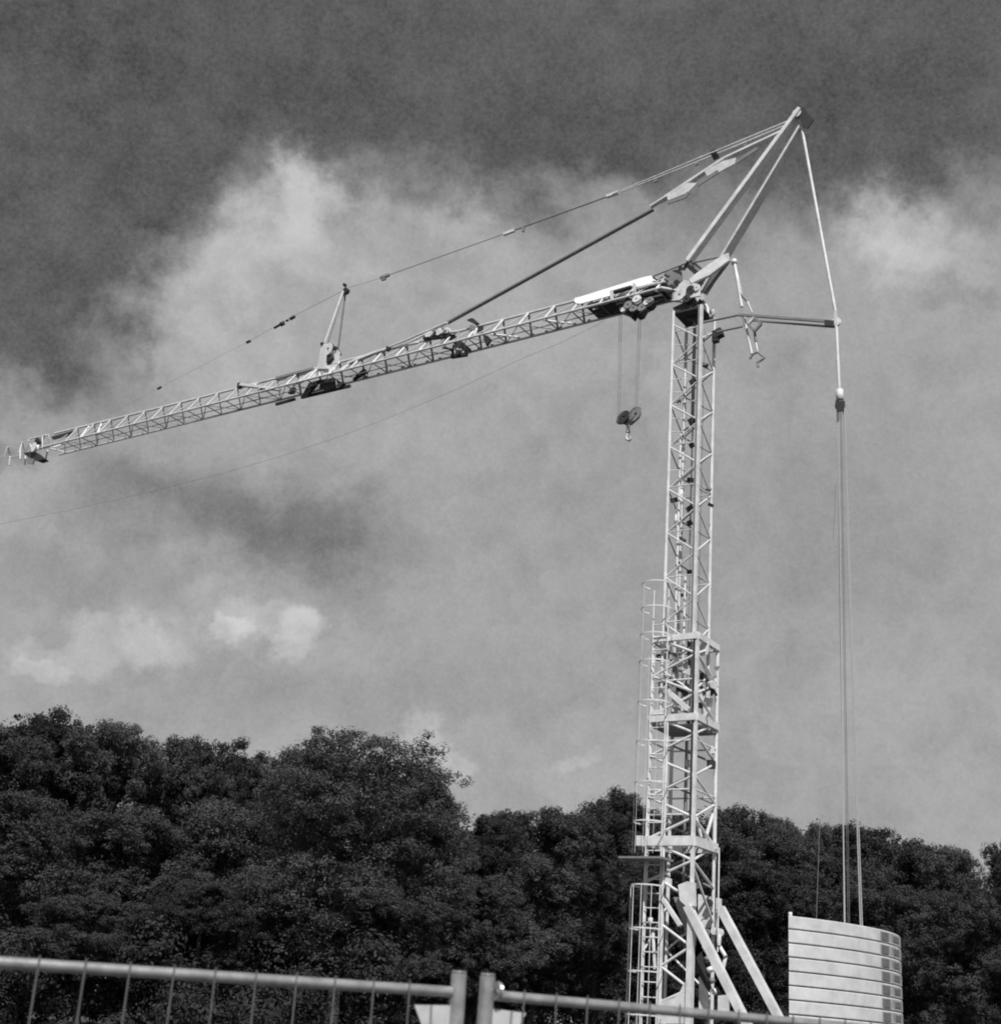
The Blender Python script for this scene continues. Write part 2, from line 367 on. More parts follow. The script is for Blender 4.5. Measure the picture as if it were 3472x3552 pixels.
prism('head_plate', [at(*C6(x, y), H2) for x, y in ((490, 140), (560, 160), (560, 230), (490, 240))], (0, -.1, 0), PAINT, low)
prism('head_plate', [at(*C6(x, y), -H2) for x, y in ((860, 330), (1110, 380), (1110, 500), (1070, 540), (1060, 700), (900, 700), (860, 560))], (0, -.1, 0), PAINT, low)
for (x, y, s, mt_) in ((990, 430, .28, DARK), (1010, 545, .14, DARK), (850, 240, .2, PAINT), (960, 760, .3, GREY), (1050, 740, .26, PAINT), (1110, 760, .3, PAINT)):
    c = at(*C6(x, y), -H2 + .15); rod('bearing', c, c + Vector((0, .12, 0)), s, mt_, low, 'tube')
rod('brace', at(*C6(500, 210), H2), at(*C6(640, 300), H2), .1, PAINT, low)
rod('brace', at(*C6(480, 390), H2 + .05), at(*C6(670, 680), H2 + .05), .2, PAINT, low, 'box', .12)
rod('hose', at(*C6(1100, 780), -.7), at(*C6(1090, 900), -.6), .14, PAINT, low, 'tube')
rod('hose', at(*C6(1100, 910), -.7), at(*C6(1165, 1020), -.6), .14, PAINT, low, 'tube')
rod('hose', at(*C6(1165, 1020), -.7), at(*C6(1130, 1180), -.6), .14, PAINT, low, 'tube')
for i in range(5): rod('cylinder_ring', at(*C6(940 + i * 22, 900 + i * 120), .2), at(*C6(960 + i * 22, 950 + i * 120), .2), .26 - .02 * i, (PAINT, GREY)[i % 2], low, 'tube')
rod('cylinder_tube', at(*C6(365, 760), 1.0), at(*C6(385, 1160), 1.0), .12, PAINT, low, 'tube')
rod('cylinder_tube', at(*C6(335, 590), 1.0), at(*C6(335, 660), 1.0), .18, PAINT, low, 'tube')
rod('brace', at(*C5(1025, 720), -.6), at(*C5(925, 1050), -.2), .13, PAINT, outer, 'tube')
rod('brace', at(*C5(830, 720), .1), at(*C5(910, 1030), -.2), .13, PAINT, outer, 'tube')
# --- raking struts to the rear of the slewing platform
n0, n1 = C3((-.806, H2 + .08, 6.0)), C3((-4.15, H2 + .08, .45)); f0, f1 = C3((-1.2, -H2, 6.14)), C3((-4.75, -H2, .4))
for a, b, sz in ((n0, n1, .27), (f0, f1, .27)):
    st = rod('raking_strut', a, b, sz, PAINT, CR0, 'box', sz * 1.05, up=(0, 1, 0)); 
# --- slewing platform, undercarriage
pf = join('slewing_platform', [('box', (1.4, s * .95, 1.0), (-7.2, s * .95, 1.0), .25, .35) for s in (1, -1)] + [('box', (u, -1.1, 1.0), (u, 1.1, 1.0), .22, .3) for u in (1.3, -.95, -4.4, -6.6)], PAINT, CR0)
join('slewing_ring', [('tube', (0, 0, .62), (0, 0, .82), 2.2, 2.2)], GREY, CR0)
uc = join('undercarriage', [('box', (-3.1, -3.1, .42), (3.1, 3.1, .42), .3, .3), ('box', (-3.1, 3.1, .425), (3.1, -3.1, .425), .28, .3)], PAINT, CR0)
for a in (-1, 1):
    for b in (-1, 1):
        rod('outrigger_foot', (a * 3.1, b * 3.1, .05), (a * 3.1, b * 3.1, .5), .35, GREY, uc, 'tube'); box('foot_pad', (a * 3.1, b * 3.1, .03), (.8, .8, .06), DARK, uc)
# --- ballast: slabs shaped as ring segments round the slewing axis
RB, RI, ZT = 7.62, 6.55, 5.42
def slab_mesh(hh):
    V, Fc = [], []; n = 40; a0, a1 = R_(180 - 38.3), R_(180 + 38.3)
    for i in range(n + 1):
        a = a0 + (a1 - a0) * i / n
        rr = RB if 0 < i < n else RB - .02
        ai = math.pi + (a - math.pi) * .72
        V.append((RI * math.cos(ai), RI * math.sin(ai), 0)); rel = ai
        for (r, z) in ( (rr - .025, 0), (rr, .025), (rr, hh - .02), (rr - .02, hh)): V.append((r * math.cos(a), r * math.sin(a), z))
        V.append((RI * math.cos(ai), RI * math.sin(ai), hh))
    for i in range(n):
        for t in range(6): Fc.append((i * 6 + t, (i + 1) * 6 + t, (i + 1) * 6 + (t + 1) % 6, i * 6 + (t + 1) % 6))
    Fc += [tuple(range(6)), tuple(range(n * 6, n * 6 + 6))[::-1]]
    bm = bmesh.new(); vs = [bm.verts.new(q) for q in V]; [bm.faces.new([vs[i] for i in f]) for f in Fc]
    bmesh.ops.recalc_face_normals(bm, faces=bm.faces)
    me = bpy.data.meshes.new('ballast_slab'); bm.to_mesh(me); bm.free(); me.materials.append(CONC); return me
HS, GAP = .378, .032
SM = slab_mesh(HS)
def arc_panel(a0, a1, z0, z1, r0, r1, mt, name, parent, n=6):
    V, Fc = [], []
    for i in range(n + 1):
        a = R_(a0 + (a1 - a0) * i / n)
        for (r, z) in ((r0, z0), (r1, z0), (r1, z1), (r0, z1)): V.append((r * math.cos(a), r * math.sin(a), z))
    for i in range(n):
        for t in range(4): Fc.append((i * 4 + t, i * 4 + (t + 1) % 4, (i + 1) * 4 + (t + 1) % 4, (i + 1) * 4 + t))
    Fc += [(0, 3, 2, 1), (n * 4, n * 4 + 1, n * 4 + 2, n * 4 + 3)]
    return meshobj(name, V, Fc, mt, parent)
bal = None; PM = {}
for k in range(11):
    z = ZT - HS - k * (HS + GAP)
    o = bpy.data.objects.new('ballast_slab', SM); COL.objects.link(o); o.parent = CR0; o.location = (0, 0, z)
    o.rotation_euler = (0, 0, random.uniform(-.0015, .0015))
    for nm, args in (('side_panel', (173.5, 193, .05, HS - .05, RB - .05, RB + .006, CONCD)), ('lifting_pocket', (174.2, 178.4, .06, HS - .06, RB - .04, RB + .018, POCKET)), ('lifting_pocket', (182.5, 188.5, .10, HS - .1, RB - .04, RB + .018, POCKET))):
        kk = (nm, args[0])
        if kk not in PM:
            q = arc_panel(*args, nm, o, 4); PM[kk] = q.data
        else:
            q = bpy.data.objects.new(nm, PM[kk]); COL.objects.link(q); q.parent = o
pa = R_(180 - 36.5); rod('lifting_pin', (7.3 * math.cos(pa), 7.3 * math.sin(pa), ZT - .02), (7.3 * math.cos(pa), 7.3 * math.sin(pa), ZT + .14), .12, PAINT, CR0, 'tube')
# --- caged ladder on the near face
lad = join('access_ladder', [('rod', (u, H2 + .12, 1.2), (u, H2 + .12, 17.8), .055, .055) for u in (H2 - .02, .27)] + [('rod', (.2, H2 + .06, 1.2), (.2, H2 + .06, 12.7), .1, .1)], PAINT, CR0)
z = 1.4
while z < 16.9:
    rod('rung', (H2 - .02, H2 + .12, z), (.27, H2 + .12, z), .045, PAINT, lad); z += .5
def hoop(z, r=.6, c=(.6, 1.36)):
    V, Fc = [], []; n = 26
    for i in range(n + 1):
        a = R_(-215 + 250 * i / n) + math.pi / 2 + R_(0)
        a = R_(-35 + 250 * i / n)
        for (rr, dz) in ((r - .012, -.025), (r + .012, -.025), (r + .012, .025), (r - .012, .025)): V.append((c[0] + rr * math.cos(a), c[1] + rr * math.sin(a), z + dz))
    for i in range(n):
        for t in range(4): Fc.append((i * 4 + t, i * 4 + (t + 1) % 4, (i + 1) * 4 + (t + 1) % 4, (i + 1) * 4 + t))
    return meshobj('cage_hoop', V, Fc, PAINT, lad)
for z in [17.9, 16.9, 15.85, 14.8, 13.25, 11.75, 10.25, 8.85] + [6.62, 5.15, 3.72, 2.3]: hoop(z)
for a in (20, 60, 95, 130):
    u, v = .6 + .6 * math.cos(R_(a)), 1.36 + .6 * math.sin(R_(a))
    rod('cage_strap', (u, v, 7.7), (u, v, 17.9 if a == 60 else 14.9), .014, PAINT, lad); rod('cage_strap', (u, v, 1.6), (u, v, 6.6), .03, PAINT, lad)
box('landing', (.68, 1.42, 7.55), (1.7, 1.0, .07), GREY, CR0)
rod('hand_rail', (-1.25, -.6, 8.2), (-1.25, -.6, 4.6), .06, PAINT, CR0); rod('hand_rail', (-1.0, -.75, 8.2), (-1.25, -.6, 8.2), .06, PAINT, CR0)
box('lamp_housing', at(640, 841, 1.6), (.25, .25, .35), PAINT, CR0)
# --- mast head
hd = box('slewing_head', (-.05, -.15, 30.42), (.95, .9, .22), GREY, CR0)
box('head_floor', (0, 0, 30.22), (1.3, 1.3, .08), DARK, CR0)
plate('head_underplate', [(673, 308, .3), (694, 298, .3), (697, 303, .2), (690, 312, .2), (675, 314, .3)], 0, .25, DARK)
plate('head_underplate', [(684, 314, 0), (697, 306, 0), (697, 322, 0), (687, 320, 0)], 0, .3, DARK)
plate('head_underplate', [(698, 300, -.3), (706, 309, -.5), (712, 318, -.6), (704, 320, -.5), (699, 312, -.3)], 0, .2, DARK)
cable('lifting_hook', [at(x, y, -.2) for x, y in ((704, 303), (707, 308), (707, 314), (710, 317), (713, 314), (712, 310))], .07, PAINT, CR0)
plate('head_cheek', [(676, 287, .5), (684, 280, .5), (699, 285, .5), (700, 296, .5), (680, 300, .5)], 0, .08, PAINT)
plate('head_cheek', [(664, 273, .3), (681, 268, .3), (682, 287, .3), (676, 289, .3), (664, 283, .3)], 0, .05, GREY)
plate('head_cheek', [(682, 284, -.5), (702, 292, -.5), (704, 302, -.5), (686, 306, -.5)], 0, .08, PAINT)
for px, py, r, mt_ in ((679, 295, .26, PAINT), (690, 290, .2, DARK), (686, 299, .18, DARK), (670, 289, .2, DARK), (696, 288, .15, PAINT), (676, 283, .14, DARK)):
    wheel('sheave', at(px, py, .55), (0, 1, 0), r, .1, mt_, CR0)
# --- A-frame (kingpost)
nb, fb = at(687.5, 262.5, .6), at(702.8, 292.5, -.6)
na, fa = at(799.5, 110, .12), at(805.5, 121, -.12)
rod('kingpost_leg', nb, na, .42, PAINT, CR0, 'box', .17); rod('kingpost_leg', fb, fa, .5, PAINT, CR0, 'box', .12)
rod('kingpost_foot', nb, at(704, 277, -.4), .26, GREY, CR0, 'box', .3)
rod('kingpost_foot', at(699.5, 275, -.3), fb, .3, GREY, CR0, 'box', .3)
rod('kingpost_foot', nb, at(682.5, 270, .6), .1, DARK, CR0, 'box'); rod('foot_pin', at(685, 258.5, .6), at(691, 261.5, .6), .08, DARK, CR0)
rod('lever_tie', nb + C3((0, 0, -.05)), at(723.5, 256, .3), .09, GREY, CR0); rod('lever_tie', fb, at(727.5, 259.5, -.2), .2, GREY, CR0, 'box', .2)
plate('lever_arm', [(689, 280, .5), (691, 284, .5), (709, 276, .4), (729, 261, .3), (728, 253.5, .3), (722, 256, .3), (700, 271, .4)], 0, .14, PAINT)
hp = [(797, 112), (799.5, 107), (802, 107), (813, 120), (807, 129), (802, 126)]
plate('kingpost_head', [(*q, .2) for q in hp], 0, .06, DARK); plate('kingpost_head', [(*q, -.14) for q in hp], 0, .06, DARK)
wheel('sheave', at(803, 116, .05), (0, 1, 0), .2, .14, DARK, CR0); wheel('sheave', at(796, 113, .24), (0, 1, 0), .2, .06, PAINT, CR0)
# --- rear ties and counter strut
ct = at(837, 323, 0)
for v in (.07, -.07):
    rod('rear_tie', at(800.8, 127, v), at(834.6, 312, v), .13, PAINT, CR0, 'tube')
    rod('rear_tie', at(835.5, 326, v), at(838.6, 392, v), .13, PAINT, CR0, 'tube')
plate('tie_plate', [(833, 310, .1), (836, 311, .1), (838, 325, .1), (833.5, 326, .1)], 0, .05, PAINT)
wheel('sheave', at(835, 322, .05), (0, 1, 0), .2, .1, PAINT, CR0)
pe = [(702, 322.5, .5), (738, 314.8, .1)]
rod('counter_strut', at(*pe[0]), at(*pe[1]), .11, GREY, CR0); rod('counter_strut', at(737, 314.8, .1), at(829, 321.5, .1), .10, GREY, CR0, 'box')
rod('counter_strut', at(752, 320.5, -.1), at(833, 327, -.05), .07, GREY, CR0, 'box')
plate('strut_end', [(824, 320.5, .1), (833, 321, .1), (834, 327, .1), (824, 326, .1)], 0, .12, DARK)
rod('strut_tie', at(716, 332, .1), at(742, 326.5, .1), .09, GREY, CR0); box('strut_joint', at(717.5, 334, -.3), (.4, .3, .35), DARK, CR0, (0, .3, 0)); box('strut_joint', at(715, 339, -.3), (.25, .25, .3), DARK, CR0)
rod('strut_tie', at(741, 314.5, .1), at(744, 326, .1), .07, GREY, CR0)
dm = [at(x, y, .1) for x, y in ((747, 324.5), (753.5, 317.5), (760.5, 324), (753.5, 331.5))]
for i in range(4): rod('strut_bracket', dm[i], dm[(i + 1) % 4], .1, (PAINT, GREY, GREY, GREY)[i], CR0, 'box')
for a, b, w, mt_ in (((733.5, 262), (741, 307), .15, PAINT), ((743, 316), (751, 354), .11, PAINT), ((736, 270), (741.5, 295), .05, PAINT), ((740, 294), (746.5, 301), .12, GREY), ((746.5, 301), (751.5, 313), .07, PAINT), ((754, 333), (755, 342), .12, GREY), ((755, 342), (757, 352), .07, PAINT)):
    rod('hanging_stay', at(*a, -.05), at(*b, -.05), w, mt_, CR0)
rod('stay_end', at(733, 260, -.05), at(733.6, 264, -.05), .24, PAINT, CR0, 'tube')
cable('stay_hook', [at(x, y, -.05) for x, y in ((749, 359), (752, 354), (757, 352), (760, 354.5), (764, 358), (760, 360.5), (756.5, 362.5), (757.5, 367))], .05, GREY, CR0)
bk = at(839.3, 406, 0)
rod('tie_coupling', at(838.6, 390, 0), at(839, 400, 0), .3, PAINT, CR0, 'tube')
plate('block_cheek', [(834.5, 401, .15), (844, 401, .15), (843, 411, .15), (836, 412, .15)], 0, .05, DARK); plate('block_cheek', [(834.5, 401, -.15), (844, 401, -.15), (843, 411, -.15), (836, 412, -.15)], 0, .05, DARK)
for v in (-.09, .0, .09): wheel('sheave', at(839.3, 405.5, v), (0, 1, 0), .21, .06, GREY, CR0)
# luffing ropes down to the ballast frame
for (x0, x1, w, mt_) in ((-.17, .14, .036, ROPEL), (-.1, .2, .036, ROPEL), (.0, .0, .02, ROPE), (.06, -.08, .02, ROPE), (.15, -.72, .042, ROPEL), (.2, -.82, .042, ROPEL)):
    rod('luffing_rope', (bk.x - x0 * .9, x0 * .4, bk.z), (-6.2 + x1 * .35, x1, 1.2), w, mt_, CR0)
ls0 = at(819, 819, -.9); ls1 = at(815, 935, -.9)
rod('luffing_rope', ls0, ls1, .03, ROPE, CR0)
rod('luffing_rope', ls0, at(838.5, 412, -.2), .012, ROPEL, CR0)
# --- jib
ZB = lambda u: 31.66 - .018 * u + (.0001 * u * u); ZTC = lambda u: 32.56 - .02 * u + .00028 * u * u
JW = .6; U_0, U_1 = 1.3, 41.2
def jpt(u, which): return C3((u, {'n': JW, 'f': -JW, 't': 0}[which], ZTC(u) if which == 't' else ZB(u)))
segs = [U_0 + (U_1 - U_0) * i / 14 for i in range(15)]
jib = join('jib', [('tube', jpt(segs[i], w), jpt(segs[i + 1], w), d, d) for w, d in (('n', .11), ('f', .11), ('t', .12)) for i in range(14)], PAINT, CR0)
BAY = 1.4; nb_ = int((U_1 - U_0) / BAY)
for k in range(nb_):
    u0 = U_0 + .1 + k * BAY; u1 = u0 + BAY; out_ = u0 > 23
    for w in 'nf':
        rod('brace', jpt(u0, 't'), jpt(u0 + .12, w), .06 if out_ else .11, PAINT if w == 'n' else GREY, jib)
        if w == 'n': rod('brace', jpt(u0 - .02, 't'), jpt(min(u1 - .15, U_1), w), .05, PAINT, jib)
    rod('cross_member', jpt(u0 + .12, 'n'), jpt(u0 + .12, 'f'), .06, GREY, jib)
    a, b = ('n', 'f') if k % 2 else ('f', 'n'); rod('lacing', jpt(u0 + .12, a), jpt(u1 + .1, b), .04, GREY, jib)
rod('conduit', C3((U_0 + 1, -.08, ZB(2) + .02)), C3((21, -.08, ZB(21) + .02)), .05, GREY, jib); rod('conduit', C3((21, -.08, ZB(21) + .02)), C3((40.5, -.08, ZB(40) + .02)), .05, GREY, jib)
# little brackets hanging at the far bottom chord
for u in np.arange(4, 21, .75): box('cable_clip', (u, -JW - .02, ZB(u) + .07), (.1 + .06 * random.random(), .08, .12), DARK, jib)
# jib root
rod('root_arm', jpt(U_0, 'n'), (.45, .5, 31.3), .14, PAINT, jib); rod('root_arm', jpt(U_0, 'f'), (.45, -.5, 31.3), .14, PAINT, jib); rod('root_arm', jpt(U_0, 't'), (.6, 0, 31.5), .12, GREY, jib)
rod('root_tie', at(652, 276.5, 0), nb, .07, GREY, jib); wheel('root_roller', at(680, 268.5, .3), (0, 1, 0), .1, .1, DARK, jib)
# white sheet name board along the near face
def C5b(x, y): return 561.6 + .0605 * x, 273.6 + .0605 * y
bp = [(300, 500), (225, 490), (195, 445), (215, 405), (300, 385), (700, 262), (1150, 120), (1330, 65), (1480, 35), (1500, 90), (1560, 120), (1560, 145), (1230, 225), (1160, 205), (860, 300), (790, 370)]
brd = plate('jib_sheet', [(*C5b(x, y), .12 + .34 * max(0, min(1, (y - (35 + (1480 - x) * .29)) / 150))) for x, y in bp], 0, .03, WHITE, jib)
for pts in ([(790, 290), (835, 265), (850, 430), (830, 450), (795, 420)], [(1165, 170), (1190, 155), (1225, 190), (1215, 290), (1170, 285)]):
    plate('sheet_bracket', [(*C5b(*q), .62) for q in pts], 0, .05, PAINT, jib)
rod('sheet_bracket', at(*C5b(850, 370), .6), at(*C5b(960, 490), .5), .06, DARK, jib); rod('sheet_bracket', at(*C5b(1150, 290), .6), at(*C5b(1040, 450), .5), .06, DARK, jib)
plate('machine_cover', [(*C5b(*q), .3) for q in ((870, 370), (1130, 290), (1040, 430), (980, 485))], 0, .05, PAINT, jib)
rod('machine_cover', at(*C5b(850, 310), .35), at(*C5b(1150, 225), .35), .2, DARK, jib, 'box', .1)
# dark machine decks inside the truss
def deck(name, pts, v0, v1, z_t, mt):
    return None
box('winch_deck', (4.05, -.05, 31.72), (1.9, 1.0, .28), DARK, jib, (0, -.02, 0)); box('winch_deck', (1.9, -.1, 31.85), (1.2, .8, .4), DARK, jib)
for (x, y, mt_) in ((600, 500, PAINT), (600, 560, PAINT), (1600, 310, PAINT), (1640, 260, PAINT), (1700, 400, DARK), (1690, 160, DARK)):
    a = at(*C5b(x, y), .3); rod('deck_bracket', a, a + Vector((.22, .1, .12 * (-1 if y > 520 else 1))), .09, mt_, jib)
for a, b, w, mt_ in (((1500, 60), (1560, 100), .08, DARK), ((1580, 100), (1680, 10), .07, PAINT), ((1700, 20), (1760, 50), .1, DARK), ((1240, 250), (1700, 130), .09, PAINT), ((1600, 250), (1730, 280), .07, PAINT), ((1730, 280), (1830, 230), .07, PAINT), ((1340, 430), (1650, 350), .08, PAINT)):
    rod('root_link', at(*C5b(*a), .45), at(*C5b(*b), .45), w, mt_, jib)
# --- trolley under the jib (a part that runs on the lower chords)
tr = box('trolley', (2.85, 0, 31.42), (1.3, 1.1, .12), DARK, CR0)
plate('trolley_body', [(*C5b(*q), .3) for q in ((960, 560), (1050, 460), (1200, 430), (1500, 420), (1530, 520), (1480, 580), (1400, 600), (1330, 720), (1260, 745), (1220, 700), (1180, 770), (1090, 690), (980, 650))], 0, .35, DARK, CR0)
plate('trolley_body', [(*C5b(*q), -.3) for q in ((1000, 480), (1330, 400), (1460, 500), (1300, 640), (1160, 700), (1050, 620))], 0, .2, DARK, CR0)
for (x, y, r, mt_) in ((1230, 420, .2, PAINT), (1250, 470, .16, GREY), (1390, 480, .14, PAINT), (1450, 440, .16, GREY), (1010, 600, .12, PAINT), (1090, 520, .2, GREY), (1180, 570, .2, GREY), (1320, 560, .2, GREY)):
    wheel('sheave', at(*C5b(x, y), .72), (0, 1, .2), r, .08, mt_, CR0)
rod('winch_drum', at(*C5b(1180, 620), -.4), at(*C5b(1180, 600), .5), .5, DARK, CR0, 'tube'); rod('winch_motor', at(*C5b(1280, 640), .2), at(*C5b(1440, 590), .2), .26, GREY, CR0, 'tube')
rod('trolley_arm', at(*C5b(1500, 480), .3), at(*C5b(1710, 430), .3), .14, DARK, CR0, 'box')
# --- hoist ropes
hkz = 26.3
hl, hr = at(620.6, 320, 0), at(639.8, 322, 0)
hbl, hbr = at(619.2, 416, 0), at(636.4, 412, 0)
for a, b in ((hl, hbl), (hr, hbr)):
    for d in (-.05, .05): rod('hoist_rope', (a.x + d, .08, a.z + .2), (b.x + d, .08, b.z), .02, ROPE, CR0)
# --- jib tie bars
tp = [(795, 119), (784, 124), (722, 145), (688.5, 158.4), (653, 173), (612, 194)]
for v, dy in ((.22, -1.2), (-.22, 2.0)):
    rod('tie_bar', at(793, 120 + dy, v * .4), at(694, 161 + dy, v), .075, PAINT, CR0); rod('tie_bar', at(694, 161 + dy, v), at(612, 194.5 + dy * .4, v), .06, PAINT, CR0)
for x, y in ((712.5, 152.5), (715, 156.5)): box('tie_coupling', at(x, y, 0), (.26, .2, .16), DARK, CR0, (0, .3, 0))
for x, y in ((745, 145), (696, 164), (655, 181)): box('tie_coupling', at(x, y, -.2), (.18, .08, .1), GREY, CR0, (0, .3, 0))
rod('tie_bar', at(612, 194.7, 0), at(508, 232.3, 0), .07, GREY, CR0); rod('tie_link', at(606, 196.5, 0), at(618, 192.4, 0), .14, PAINT, CR0, 'box'); rod('tie_link', at(503, 234.5, 0), at(514, 230.4, 0), .13, PAINT, CR0, 'box')
rod('tie_bar', at(508, 232.3, 0), at(383, 277, 0), .04, GREY, CR0); rod('tie_link', at(380, 278, 0), at(389, 274.8, 0), .13, GREY, CR0, 'box')
box('tie_link', at(523, 229, 0), (.1, .1, .3), GREY, CR0); box('tie_link', at(383.5, 278.5, 0), (.25, .1, .2), GREY, CR0)
rod('tie_bar', at(383, 277, 0), at(346, 288.5, 0), .025, ROPEL, CR0)
js = at(345, 289.5, 0)
rod('tie_bar', js, at(283, 321.5, 0), .022, GREY, CR0)
for a, b, w in (((274, 328), (281, 324), .13), ((280.5, 324.5), (283.5, 323), .24), ((290, 319), (294.5, 316.5), .17), ((286, 321), (288, 320), .12), ((246.5, 342.5), (250, 341), .15), ((157.5, 389), (161, 387), .13)):
    rod('tie_link', at(*a, 0), at(*b, 0), w, DARK, CR0)
rod('tie_bar', at(283, 322, 0), at(248, 341.5, 0), .016, GREY, CR0); rod('tie_bar', at(248, 341.5, 0), at(159, 388, 0), .011, GREY, CR0); rod('tie_bar', at(159, 388, 0), at(96, 421, 0), .009, GREY, CR0)
# lower stepped tie
for v, w1 in ((.2, .14), (-.2, .14)):
    o1 = 0 if v > 0 else 2.2
    rod('tie_bar', at(790, 127 + o1, v * .4), at(724, 158 + o1, v), w1, PAINT, CR0, 'box', .09)
    rod('tie_bar', at(724, 158 + o1, v), at(664, 197.5 + o1, v), w1, PAINT, CR0, 'box', .11)
    rod('tie_bar', at(664, 197.5 + o1, v), at(650, 206.5 + o1 * .3, v * .4), w1, PAINT, CR0, 'box', .1)
def C2(x, y): return 619.2 + .121 * x, 86.4 + .121 * y
for pts, mt_ in (([(700, 700), (850, 620), (960, 590), (950, 640), (820, 710), (720, 740)], PAINT), ([(390, 900), (560, 800), (640, 800), (560, 880), (400, 945)], PAINT), ([(640, 800), (805, 690), (820, 715), (640, 830)], GREY), ([(960, 610), (1130, 500), (1145, 520), (960, 640)], GREY), ([(385, 955), (500, 925), (560, 870), (580, 880), (540, 925), (400, 975)], GREY)):
    plate('tie_plate', [(*C2(*q), .24) for q in pts], 0, .05, mt_)
rod('tie_bar', at(652.5, 209.5, 0), at(447, 323, 0), .2, GREY, CR0, 'box', .08)
rod('tie_bar', at(447, 322.5, .3), at(388, 347.5, .3), .1, PAINT, CR0); rod('tie_bar', at(447, 323, -.3), at(410, 342, -.3), .1, PAINT, CR0)
# --- machinery where the lower tie joins the jib
def C6b(x, y): return 403.2 + .0605 * x, 302.4 + .0605 * y
rod('joint_beam', at(*C6b(340, 600), .25), at(*C6b(770, 550), .25), .2, DARK, CR0, 'box', .16)
for x, y, r, mt_ in ((400, 540, .14, PAINT), (440, 530, .16, PAINT), (590, 490, .2, PAINT), (640, 450, .1, GREY), (720, 470, .17, PAINT), (690, 500, .12, DARK), (520, 520, .12, DARK), (640, 490, .1, PAINT)):
    wheel('joint_sheave', at(*C6b(x, y), .34), (.1, 1, .1), r, .12, mt_, CR0)
rod('joint_pin', at(*C6b(770, 500), .3), at(*C6b(900, 480), .3), .14, PAINT, CR0, 'tube')
plate('joint_plate', [(*C6b(*q), .1) for q in ((700, 590), (780, 530), (860, 550), (850, 640), (790, 640), (740, 610))], 0, .2, DARK)
rod('joint_link', at(*C6b(720, 600), .1), at(*C6b(620, 700), .3), .13, DARK, CR0)
plate('fold_arm', [(*C6b(*q), 0) for q in ((830, 660), (960, 640), (1110, 770), (1110, 815), (1000, 800), (850, 720))], 0, .12, DARK)
rod('fold_arm', at(*C6b(640, 750), .3), at(*C6b(830, 775), .1), .1, DARK, CR0); rod('fold_arm', at(*C6b(830, 700), .2), at(*C6b(800, 880), -.2), .11, DARK, CR0)
rod('fold_arm', at(*C6b(790, 900), -.5), at(*C6b(1050, 860), -.5), .16, DARK, CR0, 'box'); box('fold_arm', at(*C6b(920, 830), -.4), (.24, .1, .24), DARK, CR0); rod('fold_arm', at(*C6b(880, 780), 0), at(*C6b(980, 785), 0), .12, PAINT, CR0)
for pts, mt_ in (([(1050, 300), (1110, 270), (1160, 270), (1250, 350), (1200, 385), (1130, 335)], DARK), ([(1090, 400), (1140, 370), (1210, 420), (1200, 460), (1130, 465)], GREY), ([(1220, 400), (1310, 390), (1300, 500), (1230, 520)], DARK), ([(1320, 540), (1400, 560), (1450, 620), (1380, 730), (1340, 640)], DARK)):
    plate('fold_latch', [(*C6b(*q), .25) for q in pts], 0, .12, mt_)
rod('fold_latch', at(*C6b(1140, 470), .2), at(*C6b(1040, 580), .4), .08, GREY, CR0); rod('fold_latch', at(*C6b(1210, 430), .3), at(*C6b(1160, 550), .45), .12, PAINT, CR0)
for y, x in ((0, 0),):  # cross-lacing bars in the sun, their brightness put in as white colour
    rod('sunlit_lacing', at(*C6b(1450, 530), .35), at(*C6b(1700, 550), .1), .10, WHITE, CR0); rod('sunlit_lacing', at(*C6b(1730, 560), .1), at(*C6b(1790, 565), .05), .11, WHITE, CR0); rod('sunlit_lacing', at(*C6b(1820, 568), 0), at(*C6b(1880, 575), -.05), .11, WHITE, CR0)
    rod('sunlit_lacing', at(542.8, 320, .35), at(556, 322, .1), .10, WHITE, CR0); rod('sunlit_lacing', at(559, 322.4, .1), at(564, 322.8, .05), .11, WHITE, CR0); rod('sunlit_lacing', at(567, 323, 0), at(571, 323.3, -.05), .11, WHITE, CR0)
# --- small jib mast with winch
def K2(x, y): return 201.6 + .1059 * x, 273.6 + .1059 * y
rod('jib_mast_leg', at(*K2(1160, 655), .3), at(*K2(1335, 165), .1), .13, PAINT, CR0); rod('jib_mast_leg', at(*K2(1285, 720), -.35), at(*K2(1355, 190), -.1), .10, GREY, CR0)
rod('jib_mast_leg', at(*K2(1190, 660), .0), at(*K2(1345, 185), .0), .05, PAINT, CR0)
wheel('jib_mast_head', at(*K2(1362, 165), 0), (0, 1, 0), .17, .2, DARK, CR0); wheel('jib_mast_head', at(*K2(1348, 108), 0), (0, 1, 0), .09, .15, DARK, CR0)
plate('winch_frame', [(*K2(*q), .4) for q in ((1090, 900), (1130, 670), (1180, 660), (1170, 850), (1200, 900))], 0, .06, PAINT)
plate('winch_frame', [(*K2(*q), .0) for q in ((1200, 880), (1240, 800), (1280, 720), (1305, 740), (1290, 860), (1260, 900))], 0, .06, PAINT)
plate('winch_frame', [(*K2(*q), .3) for q in ((1090, 890), (1290, 850), (1240, 960), (1100, 960))], 0, .06, PAINT)
wheel('winch_drum', at(*K2(1205, 720), .15), (.1, 1, 0), .34, .25, PAINT, CR0); wheel('winch_drum', at(*K2(1240, 710), .1), (.1, 1, 0), .2, .3, DARK, CR0)
plate('winch_housing', [(*K2(*q), .1) for q in ((1185, 770), (1240, 770), (1245, 800), (1190, 855), (1175, 840))], 0, .2, DARK)
rod('winch_pin', at(*K2(1295, 740), -.3), at(*K2(1305, 765), -.1), .16, DARK, CR0); rod('winch_pin', at(*K2(1125, 665), .4), at(*K2(1140, 655), .5), .12, DARK, CR0)
